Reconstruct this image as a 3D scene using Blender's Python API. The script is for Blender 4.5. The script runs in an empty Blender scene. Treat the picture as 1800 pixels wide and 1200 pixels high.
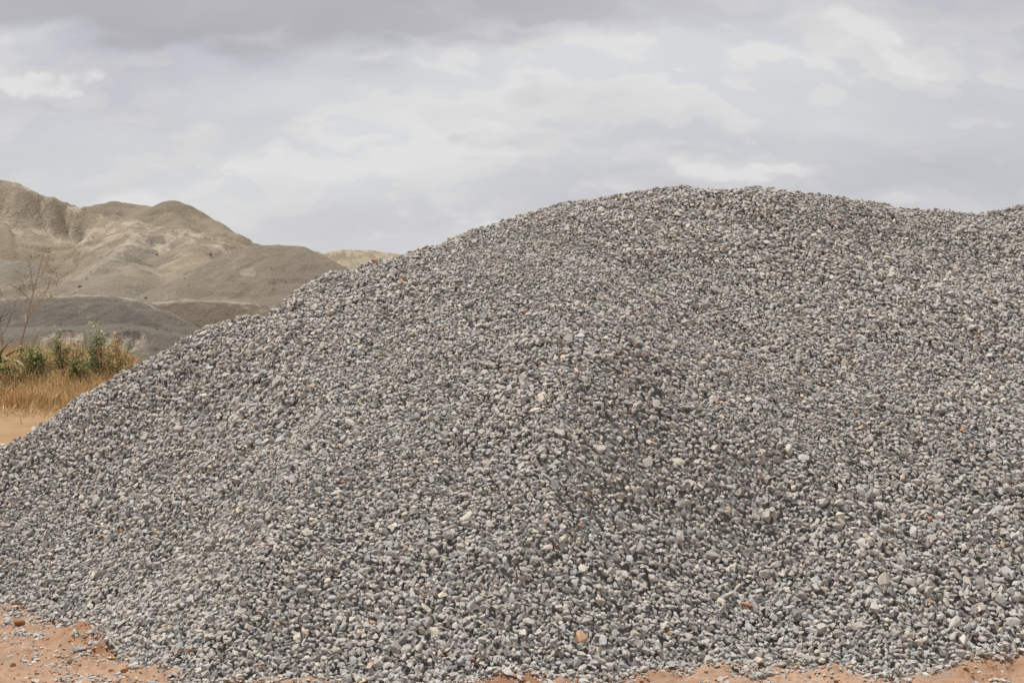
import bpy, bmesh, math
import numpy as np
from mathutils import Vector

# ------------------------------------------------------------------ camera, sky, sun, exposure
S = bpy.context.scene
COL = S.collection
F_PX, CX, CY, EYE = 2500.0, 900.0, 600.0, 1.6          # 50 mm lens on 36 mm, eye height 1.6 m, level

cam_data = bpy.data.cameras.new("camera")
cam_data.lens, cam_data.sensor_width = 50.0, 36.0
cam_data.clip_start, cam_data.clip_end = 0.1, 8000.0
cam_data.dof.use_dof = True
cam_data.dof.focus_distance = 8.8
cam_data.dof.aperture_fstop = 22.0
cam = bpy.data.objects.new("camera", cam_data)
cam.location = (0, 0, EYE)
cam.rotation_euler = (math.radians(90), 0, 0)
COL.objects.link(cam)
S.camera = cam

SUN_EL, SUN_AZ = math.radians(69), math.radians(-62)    # azimuth clockwise from +Y (negative = to the left)
sun_dir = Vector((math.sin(SUN_AZ) * math.cos(SUN_EL), math.cos(SUN_AZ) * math.cos(SUN_EL), math.sin(SUN_EL)))
sun_data = bpy.data.lights.new("sun", "SUN")
sun_data.energy = 5.0
sun_data.angle = math.radians(0.6)
sun_data.color = (1.0, 0.955, 0.885)
sun = bpy.data.objects.new("sun", sun_data)
sun.rotation_euler = sun_dir.to_track_quat('Z', 'Y').to_euler()
sun.location = sun_dir * 60
COL.objects.link(sun)

S.view_settings.view_transform = 'Standard'
S.view_settings.look = 'None'
S.view_settings.exposure = 0.0
S.view_settings.gamma = 1.0
S.view_settings.use_curve_mapping = False
S.render.engine = 'CYCLES'
S.cycles.max_bounces = 5
S.cycles.diffuse_bounces = 3
S.cycles.use_denoising = False


class Nodes:
    """tiny helper to write node graphs as expressions"""
    def __init__(self, tree):
        self.t = tree
    def n(self, kind, props=None, **ins):
        node = self.t.nodes.new(kind)
        for k, v in (props or {}).items():
            setattr(node, k, v)
        for k, v in ins.items():
            self.put(node.inputs[int(k[1:])] if k[0] == 'i' and k[1:].isdigit() else node.inputs[k.replace('_', ' ')], v)
        return node
    def put(self, sock, v):
        if hasattr(v, 'is_output') or isinstance(v, bpy.types.NodeSocket):
            self.t.links.new(v, sock)
        else:
            if sock.type == 'RGBA' and isinstance(v, (tuple, list)) and len(v) == 3:
                v = (*v, 1.0)
            sock.default_value = v
    def math(self, op, a, b=0.0, c=0.0, clamp=False):
        m = self.n('ShaderNodeMath', {'operation': op, 'use_clamp': clamp})
        self.put(m.inputs[0], a); self.put(m.inputs[1], b)
        if len(m.inputs) > 2: self.put(m.inputs[2], c)
        return m.outputs[0]
    def vmath(self, op, a, b=(0, 0, 0)):
        m = self.n('ShaderNodeVectorMath', {'operation': op})
        self.put(m.inputs[0], a)
        if op == 'SCALE': self.put(m.inputs['Scale'], b)
        else: self.put(m.inputs[1], b)
        return m.outputs[0]
    def step(self, x, lo, hi, a=0.0, b=1.0):
        m = self.n('ShaderNodeMapRange', {'interpolation_type': 'SMOOTHSTEP'})
        for i, v in enumerate((x, lo, hi, a, b)): self.put(m.inputs[i], v)
        return m.outputs[0]
    def noise(self, vec, scale, detail=4, rough=0.55, dist=0.0):
        m = self.n('ShaderNodeTexNoise')
        self.put(m.inputs['Vector'], vec); self.put(m.inputs['Scale'], scale)
        m.inputs['Detail'].default_value = detail; m.inputs['Roughness'].default_value = rough
        m.inputs['Distortion'].default_value = dist
        return m.outputs[0]
    def mix(self, f, a, b, blend='MIX'):
        m = self.n('ShaderNodeMix', {'data_type': 'RGBA', 'blend_type': blend})
        self.put(m.inputs[0], f); self.put(m.inputs[6], a); self.put(m.inputs[7], b)
        return m.outputs[2]


# ---- world: Nishita sky almost wholly covered by a broken cloud deck
W = bpy.data.worlds.new("World")
S.world = W
W.use_nodes = True
W.cycles.sampling_method = 'MANUAL'
W.cycles.sample_map_resolution = 256
W.node_tree.nodes.clear()
w = Nodes(W.node_tree)
SKY_STRENGTH = 0.1
SEED_X, SEED_Y = 17.3, 8.8
sky = w.n('ShaderNodeTexSky', {'sky_type': 'NISHITA', 'sun_disc': False, 'sun_elevation': SUN_EL, 'sun_rotation': SUN_AZ,
                               'air_density': 1.0, 'dust_density': 1.5, 'ozone_density': 1.0})
direction = w.n('ShaderNodeTexCoord').outputs['Generated']
sep = w.n('ShaderNodeSeparateXYZ', i0=direction)
dx, dy, dz = sep.outputs
zc = w.math('MAXIMUM', dz, 0.0)
den = w.math('ADD', zc, 0.55)
p = w.n('ShaderNodeCombineXYZ', i0=w.math('DIVIDE', dx, den), i1=w.math('DIVIDE', dy, den), i2=0.0).outputs[0]
p = w.vmath('ADD', p, (SEED_X, SEED_Y, 0.0))
warp = w.n('ShaderNodeTexNoise', i0=p); warp.inputs['Scale'].default_value = 14.0; warp.inputs['Detail'].default_value = 5
pw = w.vmath('ADD', p, w.vmath('SCALE', w.vmath('SUBTRACT', warp.outputs['Color'], (0.5, 0.5, 0.5)), 0.07))


def heaped(v, sx, scale, grain):
    """heaped cloud field: broad patches of noise carrying cauliflower lumps"""
    v = w.vmath('MULTIPLY', v, (sx, 1.0, 1.0))
    broad = w.noise(v, scale, 2, 0.5)
    vor = w.n('ShaderNodeTexVoronoi', {'feature': 'F1'}, i0=v)
    vor.inputs['Scale'].default_value = scale * grain; vor.inputs['Randomness'].default_value = 1.0
    vor.inputs['Detail'].default_value = 1.6; vor.inputs['Roughness'].default_value = 0.55
    return w.math('ADD', broad, w.math('MULTIPLY', w.math('SUBTRACT', 0.45, vor.outputs['Distance']), 0.34))


def layer(under, v, sx, scale, grain, lo, hi, shade, amount):
    d0 = heaped(v, sx, scale, grain)
    d1 = heaped(w.vmath('ADD', v, (0.006, -0.30 / scale, 0.0)), sx, scale, grain)     # the field just above: lit tops, grey bases
    lit = w.math('MINIMUM', w.math('MAXIMUM', w.math('SUBTRACT', d0, d1), -0.16), 0.16)
    tone = w.math('ADD', w.math('ADD', shade, w.math('MULTIPLY', lit, 0.66)), w.math('MULTIPLY', w.math('SUBTRACT', d0, 0.6), -0.25))
    m = w.math('MULTIPLY', w.step(d0, lo, hi), amount)
    return w.math('ADD', w.math('MULTIPLY', under, w.math('SUBTRACT', 1.0, m)), w.math('MULTIPLY', tone, m)), d0


soft = w.noise(w.vmath('MULTIPLY', pw, (0.4, 1.0, 1.0)), 5.0, 5, 0.5)
bright = w.math('ADD', 0.675, w.math('MULTIPLY', w.math('SUBTRACT', soft, 0.5), 0.55))
bright, dA = layer(bright, pw, 0.50, 8.5, 2.4, 0.44, 0.58, 0.700, 0.72)
bright, dB = layer(bright, w.vmath('ADD', pw, (7.3, 2.2, 0.0)), 0.46, 5.0, 3.0, 0.48, 0.59, 0.600, 0.80)
# the thick grey deck higher up on the left, thinning out to the right
edge = w.math('ADD', zc, w.math('MULTIPLY', w.math('SUBTRACT', heaped(w.vmath('ADD', pw, (1.7, 5.2, 0.0)), 0.38, 5.0, 3.0), 0.5), 0.10))
edge = w.math('ADD', edge, w.step(dx, 0.1, -0.35, -0.012, 0.006))
deck = w.math('MULTIPLY', w.step(edge, 0.176, 0.206), w.step(dx, 0.22, 0.0, 0.22, 1.0))
bright = w.math('ADD', w.math('MULTIPLY', bright, w.math('SUBTRACT', 1.0, w.math('MULTIPLY', deck, 0.60))), w.math('MULTIPLY', deck, 0.205))
# calmer and paler towards the horizon
calm = w.step(zc, 0.16, 0.05)
bright = w.math('ADD', w.math('MULTIPLY', bright, w.math('SUBTRACT', 1.0, w.math('MULTIPLY', calm, 0.42))), w.math('MULTIPLY', calm, 0.270))
bright = w.math('MINIMUM', w.math('MAXIMUM', bright, 0.38), 0.755)
tint = w.mix(w.step(bright, 0.46, 0.76), (0.984, 0.97, 1.055), (1.0, 0.993, 0.99))
cloud = w.vmath('SCALE', tint, w.math('MULTIPLY', bright, 1.0 / SKY_STRENGTH))
gap = w.math('MULTIPLY', w.math('MULTIPLY', w.step(dA, 0.42, 0.34), w.step(dB, 0.46, 0.38)), w.math('MULTIPLY', w.math('SUBTRACT', 1.0, deck), w.step(zc, 0.05, 0.12)))
cover = w.math('SUBTRACT', 1.0, w.math('MULTIPLY', gap, 0.17))
final = w.mix(cover, sky.outputs[0], cloud)
bg = w.n('ShaderNodeBackground', Color=final, Strength=SKY_STRENGTH)
out = w.n('ShaderNodeOutputWorld', Surface=bg.outputs[0])

# ------------------------------------------------------------------ helpers
R = np.random.default_rng(7)


def at(px, py, d):
    """world point seen at photo position (px, py), d metres in front of the eye"""
    return np.array([(px - CX) / F_PX * d, d, EYE + (CY - py) / F_PX * d])


_tables = {}


def vnoise(x, y, seed=0):
    if seed not in _tables:
        _tables[seed] = np.random.default_rng(1000 + seed).random((256, 256))
    t = _tables[seed]
    xi, yi = np.floor(x).astype(int), np.floor(y).astype(int)
    fx, fy = x - xi, y - yi
    fx, fy = fx * fx * (3 - 2 * fx), fy * fy * (3 - 2 * fy)
    a, b = t[xi & 255, yi & 255], t[(xi + 1) & 255, yi & 255]
    c, d = t[xi & 255, (yi + 1) & 255], t[(xi + 1) & 255, (yi + 1) & 255]
    return (a + (b - a) * fx) + ((c + (d - c) * fx) - (a + (b - a) * fx)) * fy


def fbm(x, y, seed=0, octaves=5, gain=0.5):
    s, amp, tot = 0.0, 1.0, 0.0
    for k in range(octaves):
        s = s + amp * (vnoise(x * 2 ** k + 17.3 * k, y * 2 ** k + 9.1 * k, seed + k) - 0.5)
        tot += amp
        amp *= gain
    return s / tot * 2.0


def sstep(x, a, b):
    t = np.clip((x - a) / (b - a), 0, 1)
    return t * t * (3 - 2 * t)


def ridge_field(X, Y, pts, a=0.4, brow=None):
    """height under a crest polyline pts = [(x, y, z, slope), ...]; also distance to the crest and arc length along it"""
    best = np.full(X.shape, -1e9); rr = np.zeros(X.shape); uu = np.zeros(X.shape)
    u0 = 0.0
    for (x0, y0, z0, s0), (x1, y1, z1, s1) in zip(pts[:-1], pts[1:]):
        ex, ey = x1 - x0, y1 - y0
        L = math.hypot(ex, ey)
        t = np.clip(((X - x0) * ex + (Y - y0) * ey) / (L * L), 0, 1)
        r = np.hypot(X - x0 - t * ex, Y - y0 - t * ey)
        s = s0 + (s1 - s0) * t
        if brow:                                                         # a gently tilted top before the steep face
            h = z0 + (z1 - z0) * t - brow[1] * np.minimum(r, brow[0]) - s * (np.sqrt(np.maximum(r - brow[0], 0) ** 2 + a * a) - a)
        else:
            h = z0 + (z1 - z0) * t - s * (np.sqrt(r * r + a * a) - a)
        m = h > best
        best = np.where(m, h, best); rr = np.where(m, r, rr); uu = np.where(m, u0 + t * L, uu)
        u0 += L
    return best, rr, uu


def smax(a, b, k):
    d = np.clip(0.5 + 0.5 * (a - b) / k, 0, 1)
    return b + (a - b) * d + k * d * (1 - d)


def tag(o, label=None, cat=None, group=None, kind=None):
    for k, v in (('label', label), ('category', cat), ('group', group), ('kind', kind)):
        if v: o[k] = v
    return o


def link(name, data, parent=None):
    o = bpy.data.objects.new(name, data)
    COL.objects.link(o)
    if parent: o.parent = parent
    return o


def mesh_np(name, V, faces, mat, color=None, smooth=False, nside=3, attrs=None):
    """mesh from numpy arrays: V (n,3), faces (m,nside)"""
    me = bpy.data.meshes.new(name)
    V = np.asarray(V, np.float32); faces = np.asarray(faces, np.int32)
    me.vertices.add(len(V)); me.vertices.foreach_set('co', V.ravel())
    me.loops.add(faces.size); me.loops.foreach_set('vertex_index', faces.ravel())
    me.polygons.add(len(faces))
    me.polygons.foreach_set('loop_start', np.arange(len(faces), dtype=np.int32) * nside)
    me.polygons.foreach_set('loop_total', np.full(len(faces), nside, np.int32))
    me.polygons.foreach_set('use_smooth', np.full(len(faces), smooth))
    if color is not None:
        c = np.ones((len(V), 4), np.float32); c[:, :3] = color
        a = me.attributes.new('tone', 'FLOAT_COLOR', 'POINT'); a.data.foreach_set('color', c.ravel())
    for k, v in (attrs or {}).items():
        a = me.attributes.new(k, 'FLOAT', 'POINT'); a.data.foreach_set('value', np.asarray(v, np.float32).ravel())
    me.update(calc_edges=True)
    me.validate()
    me.materials.append(mat)
    return me


def grid_faces(nx, ny):
    i = np.arange(nx * ny).reshape(ny, nx)
    return np.stack([i[:-1, :-1], i[:-1, 1:], i[1:, 1:], i[1:, :-1]], -1).reshape(-1, 4)


def new_mat(name, rough=0.9, spec=0.25):
    m = bpy.data.materials.new(name)
    m.use_nodes = True
    m.node_tree.nodes.clear()
    g = Nodes(m.node_tree)
    b = g.n('ShaderNodeBsdfPrincipled', Roughness=rough)
    b.inputs['Specular IOR Level'].default_value = spec
    o = g.n('ShaderNodeOutputMaterial', Surface=b.outputs[0])
    return m, g, b


# ------------------------------------------------------------------ materials
def stone_mat(name, per_object):
    m, g, b = new_mat(name, 0.8, 0.3)
    if per_object: c = g.n('ShaderNodeObjectInfo').outputs['Color']
    else: c = g.n('ShaderNodeAttribute', {'attribute_name': 'tone'}).outputs['Color']
    pos = g.n('ShaderNodeNewGeometry').outputs['Position']
    n1 = g.noise(pos, 95, 4, 0.65)
    n2 = g.noise(pos, 420, 3, 0.6)
    k = g.math('ADD', g.step(n1, 0.3, 0.7, 0.86, 1.14), g.math('MULTIPLY', g.math('SUBTRACT', n2, 0.5), 0.35))
    g.put(b.inputs['Base Color'], g.vmath('SCALE', c, k))
    bump = g.n('ShaderNodeBump', Strength=0.5, Distance=0.003, Height=n2)
    g.put(b.inputs['Normal'], bump.outputs[0])
    return m


M_GRAVEL = stone_mat('crushed_stone', False)
M_STONE = stone_mat('crushed_stone_piece', True)

M_CORE, g, b = new_mat('gravel_fines', 0.95, 0.1)
pos = g.n('ShaderNodeNewGeometry').outputs['Position']
g.put(b.inputs['Base Color'], g.mix(g.noise(pos, 160, 3, 0.6), (0.16, 0.155, 0.145), (0.27, 0.262, 0.245)))

M_SOIL, g, b = new_mat('orange_soil', 0.95, 0.1)
pos = g.n('ShaderNodeNewGeometry').outputs['Position']
red = g.n('ShaderNodeAttribute', {'attribute_name': 'red'}).outputs['Fac']
n1 = g.noise(pos, 1.3, 6, 0.6)
n2 = g.noise(pos, 28, 5, 0.65)
n3 = g.noise(pos, 190, 3, 0.6)
far_dust = g.step(g.n('ShaderNodeSeparateXYZ', i0=pos).outputs[1], 11.0, 20.0)
c = g.mix(g.step(n1, 0.35, 0.65), (0.340, 0.215, 0.142), (0.415, 0.285, 0.200))
n4 = g.noise(g.vmath('MULTIPLY', pos, (1.0, 0.5, 1.0)), 0.8, 8, 0.72)
c = g.mix(far_dust, c, g.mix(g.step(n4, 0.35, 0.62), (0.275, 0.172, 0.088), (0.355, 0.237, 0.132)))
c = g.mix(g.math('MULTIPLY', red, 0.9, clamp=True), c, (0.275, 0.140, 0.076))
c = g.mix(g.math('MULTIPLY', g.step(n2, 0.50, 0.62), 0.6), c, (0.255, 0.135, 0.078))
grit = g.noise(g.vmath('MULTIPLY', pos, (1.0, 1.8, 1.0)), 3.2, 7, 0.7)
c = g.mix(g.math('MULTIPLY', g.step(grit, 0.52, 0.64), 0.6), c, (0.275, 0.235, 0.195))
c = g.vmath('SCALE', c, g.math('ADD', 0.8, g.math('MULTIPLY', n3, 0.4)))
g.put(b.inputs['Base Color'], c)
h = g.math('ADD', n2, g.math('MULTIPLY', n3, 0.5))
g.put(b.inputs['Normal'], g.n('ShaderNodeBump', Strength=0.7, Distance=0.02, Height=h).outputs[0])

M_CLOD, g, b = new_mat('soil_clod', 0.95, 0.1)
c = g.n('ShaderNodeAttribute', {'attribute_name': 'tone'}).outputs['Color']
pos = g.n('ShaderNodeNewGeometry').outputs['Position']
g.put(b.inputs['Base Color'], g.vmath('SCALE', c, g.math('ADD', 0.7, g.math('MULTIPLY', g.noise(pos, 120, 4, 0.6), 0.6))))


def heap_mat(name, dark, mid, pale, grey):
    m, g, b = new_mat(name, 0.95, 0.1)
    pos = g.n('ShaderNodeNewGeometry').outputs['Position']
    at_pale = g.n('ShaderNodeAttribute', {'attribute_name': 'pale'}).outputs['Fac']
    at_grey = g.n('ShaderNodeAttribute', {'attribute_name': 'grey'}).outputs['Fac']
    n1 = g.noise(pos, 0.17, 6, 0.6, 0.4)
    n2 = g.noise(g.vmath('MULTIPLY', pos, (1.0, 1.0, 0.45)), 1.1, 7, 0.68)
    n3 = g.noise(pos, 6.0, 5, 0.7)
    c = g.mix(g.step(n1, 0.35, 0.65), dark, mid)
    c = g.mix(at_grey, c, grey)
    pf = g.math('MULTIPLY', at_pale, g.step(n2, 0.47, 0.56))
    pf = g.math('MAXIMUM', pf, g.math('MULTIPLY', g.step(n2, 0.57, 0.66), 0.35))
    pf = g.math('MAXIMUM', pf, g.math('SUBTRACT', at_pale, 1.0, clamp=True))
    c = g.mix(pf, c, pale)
    c = g.mix(g.math('MULTIPLY', g.step(n3, 0.68, 0.76), 0.5), c, tuple(0.55 * x for x in dark))
    c = g.vmath('SCALE', c, g.math('ADD', 0.80, g.math('MULTIPLY', n3, 0.40)))
    g.put(b.inputs['Base Color'], c)
    h = g.math('ADD', g.math('MULTIPLY', n3, 0.8), g.math('MULTIPLY', n2, 2.0))
    g.put(b.inputs['Normal'], g.n('ShaderNodeBump', Strength=0.75, Distance=0.16, Height=h).outputs[0])
    return m


M_TAN = heap_mat('tan_spoil', (0.225, 0.186, 0.139), (0.264, 0.221, 0.166), (0.375, 0.322, 0.248), (0.188, 0.172, 0.147))
M_OLIVE = heap_mat('olive_spoil', (0.178, 0.150, 0.112), (0.232, 0.196, 0.147), (0.300, 0.255, 0.195), (0.145, 0.125, 0.095))
M_FLAT = heap_mat('brown_grey_spoil', (0.188, 0.162, 0.127), (0.210, 0.182, 0.143), (0.31, 0.270, 0.215), (0.165, 0.147, 0.121))
M_BROWN = heap_mat('brown_spoil', (0.138, 0.114, 0.086), (0.160, 0.133, 0.101), (0.29, 0.248, 0.195), (0.140, 0.122, 0.100))
M_GREY = heap_mat('grey_dust_spoil', (0.138, 0.122, 0.102), (0.160, 0.142, 0.119), (0.300, 0.258, 0.207), (0.106, 0.097, 0.086))


def tone_mat(name, translucent=0.0, rough=0.7):
    m, g, b = new_mat(name, rough, 0.25)
    c = g.n('ShaderNodeAttribute', {'attribute_name': 'tone'}).outputs['Color']
    g.put(b.inputs['Base Color'], c)
    if translucent:
        t = g.n('ShaderNodeBsdfTranslucent', Color=c)
        mx = g.n('ShaderNodeMixShader', i0=translucent, i1=b.outputs[0], i2=t.outputs[0])
        o = [n for n in m.node_tree.nodes if n.type == 'OUTPUT_MATERIAL'][0]
        g.put(o.inputs[0], mx.outputs[0])
    return m


M_GRASS = tone_mat('dry_grass', 0.3)
M_LEAF = tone_mat('leaf', 0.3, 0.55)
M_TWIG = tone_mat('twig', 0.0, 0.85)

# ------------------------------------------------------------------ the gravel pile's shape
CREST = [(-420, 935, 9.4, 0.62), (-150, 871, 9.7, 0.66), (0, 784.4, 9.8, 0.7), (130, 730.5, 9.8, 0.66), (260, 644.6, 9.8, 0.6), (330, 556.6, 9.85, 0.57), (390, 530.9, 9.9, 0.55), (430, 540.4, 10.033, 0.546),
         (480, 585.1, 10.2, 0.54), (540, 613.7, 10.35, 0.55), (600, 472, 10.5, 0.56), (650, 459.1, 10.6, 0.57), (700, 452.1, 10.7, 0.58), (800, 423.3, 10.8, 0.59), (900, 383.5, 11.1, 0.6), (1000, 357.1, 11.2, 0.62),
         (1100, 345.5, 11.3, 0.64), (1200, 334.1, 11.4, 0.65), (1350, 345.7, 11.4, 0.65), (1450, 352.3, 11.4, 0.64), (1550, 361.1, 11.5, 0.63), (1620, 374.4, 11.5, 0.62), (1690, 374.3, 11.6, 0.61), (1750, 370.6, 11.6, 0.6),
         (1820, 361.7, 11.6, 0.6), (1950, 350, 11.6, 0.6), (2300, 380, 11.6, 0.6)]
LOBE = [(720, 452, 10.5, .62), (890, 436, 10.3, .62), (1030, 442, 10.0, .62), (1140, 545, 9.45, .60), (1230, 700, 8.85, .58)]
LOBE2 = [(420, 590, 9.75, .66), (445, 655, 9.2, .64), (485, 745, 8.6, .6)]
LOBE3 = [(1820, 366, 11.5, .6), (1760, 470, 10.6, .6), (1700, 600, 9.7, .58)]


def world_ridge(px_pts):
    return [(*at(a, b_, c_), s_) for a, b_, c_, s_ in px_pts]


TOE = [(-420, 1040), (-150, 1052), (0, 1066), (70, 1080), (150, 1104), (200, 1150), (240, 1186), (330, 1212), (560, 1198), (800, 1210), (1050, 1200), (1150, 1184),
       (1350, 1163), (1450, 1172), (1600, 1196), (1650, 1194), (1710, 1174), (1800, 1166), (2300, 1168)]


def pile_h(X, Y):
    h, r, u = ridge_field(1.45 * X, Y, [(1.45 * q[0], *q[1:]) for q in world_ridge(CREST)], 0.22)   # steeper to the sides than to the front
    for lobe, k, a in ((LOBE, 0.20, 0.35), (LOBE2, 0.22, 0.25), (LOBE3, 0.25, 0.3)):
        h2, _, _ = ridge_field(1.45 * X, Y, [(1.45 * q[0], *q[1:]) for q in world_ridge(lobe)], a)
        h = smax(h, h2 - 0.11, k)
    h = h + (0.09 * fbm(X * 0.9 + 3, Y * 0.9, 3, 4) + 0.05 * fbm(X * 2.6, Y * 1.3, 11, 3)) * sstep(h, 0.2, 1.3)
    # the foot of the pile follows a wavering line on the ground
    pts = [((a - CX) / F_PX * EYE * F_PX / (b_ - CY), EYE * F_PX / (b_ - CY), 0.0, 1.0) for a, b_ in TOE]
    flat, r, u = ridge_field(X, Y, pts, 1e-3)
    inside = Y > np.interp(X, [q[0] for q in pts], [q[1] for q in pts])
    d = np.where(inside, r, -r) + 0.10 * fbm(X * 1.6 + 8, Y * 1.6, 21, 4)
    return -smax(-h, -(0.66 * d + 0.15 * d * np.abs(d)), 0.16)


def soil_h(X, Y):
    near = np.exp(-((np.hypot(X, Y - 7.5)) / 8.0) ** 2)
    h = (0.05 * fbm(X * 0.9, Y * 0.9, 31, 3) + 0.035 * np.maximum(fbm(X * 5, Y * 5, 41, 4), -0.2) + 0.036 * np.maximum(fbm(X * 17, Y * 17, 47, 4, 0.6), -0.10)) * near
    # crumbly ridge of pushed-up soil along the toe on the left and on the right
    ph = pile_h(X, Y)
    toe = np.exp(-((ph + 0.05) / 0.10) ** 2) * near
    rough = np.clip(fbm(X * 2.2 + 5, Y * 2.2, 51, 4) + 0.25, 0, 1)
    h = h + toe * rough * (0.10 + 0.06 * fbm(X * 18, Y * 18, 61, 3))
    return h, np.clip(toe * rough * 1.6 * np.clip(0.5 + 1.2 * fbm(X * 9, Y * 9, 73, 4), 0, 1) + 0.7 * np.clip(fbm(X * 3.1, Y * 4.7, 71, 5) - 0.12, 0, 1) * 2, 0, 1) * near


def axis(lo, hi, step, reach):
    out = [reach * -1.0] if reach else []
    inner = np.arange(lo, hi + 1e-6, step)
    k = np.array([0.05, 0.12, 0.25, 0.5, 1, 2, 3.5, 6, 9, 13, 18, 25, 35, 50, 75, 110, 170, 260, 400, 700, 1200, 2200, 4000])
    return np.concatenate([(lo - k)[::-1], inner, hi + k])


gx, gy = axis(-4.6, 4.6, 0.022, 0), axis(5.9, 9.2, 0.022, 0)
GX, GY = np.meshgrid(gx, gy)
gz, gred = soil_h(GX, GY)
V = np.stack([GX, GY, gz], -1).reshape(-1, 3)
ground = link('ground', mesh_np('ground', V, grid_faces(len(gx), len(gy)), M_SOIL, smooth=True, nside=4, attrs={'red': gred.ravel()}))
tag(ground, 'pale orange sandy soil with reddish crumbs under and around the gravel', None, None, 'structure')


# ------------------------------------------------------------------ crushed stone shapes
def hull_stone(rng, n):
    pts = rng.normal(size=(n * 3, 3)); pts /= np.linalg.norm(pts, axis=1)[:, None]
    keep = [0]
    d = np.min(np.linalg.norm(pts[:, None] - pts[keep][None], axis=-1), axis=1)
    while len(keep) < n:                                                 # spread-out corners
        k = int(np.argmax(d * rng.uniform(.6, 1, len(d)))); keep.append(k)
        d = np.minimum(d, np.linalg.norm(pts - pts[k], axis=1))
    q = pts[keep] * rng.uniform(0.65, 1.2, (n, 1))
    q[:, 2] = np.clip(q[:, 2], -rng.uniform(.35, .9), rng.uniform(.35, .9))   # split faces above and below
    bm = bmesh.new()
    for c in q: bm.verts.new(c)
    res = bmesh.ops.convex_hull(bm, input=list(bm.verts))
    bmesh.ops.delete(bm, geom=[v for v in bm.verts if not v.link_faces], context='VERTS')
    bmesh.ops.triangulate(bm, faces=list(bm.faces))
    bm.verts.index_update()
    V = np.array([v.co[:] for v in bm.verts]); Fc = np.array([[v.index for v in f.verts] for f in bm.faces])
    bm.free()
    V -= (V.max(0) + V.min(0)) / 2
    V /= (V.max(0) - V.min(0))                                           # unit box: scale = length, width, thickness
    return V, Fc


hull_stone_small = [hull_stone(R, 8) for _ in range(20)]


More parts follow.
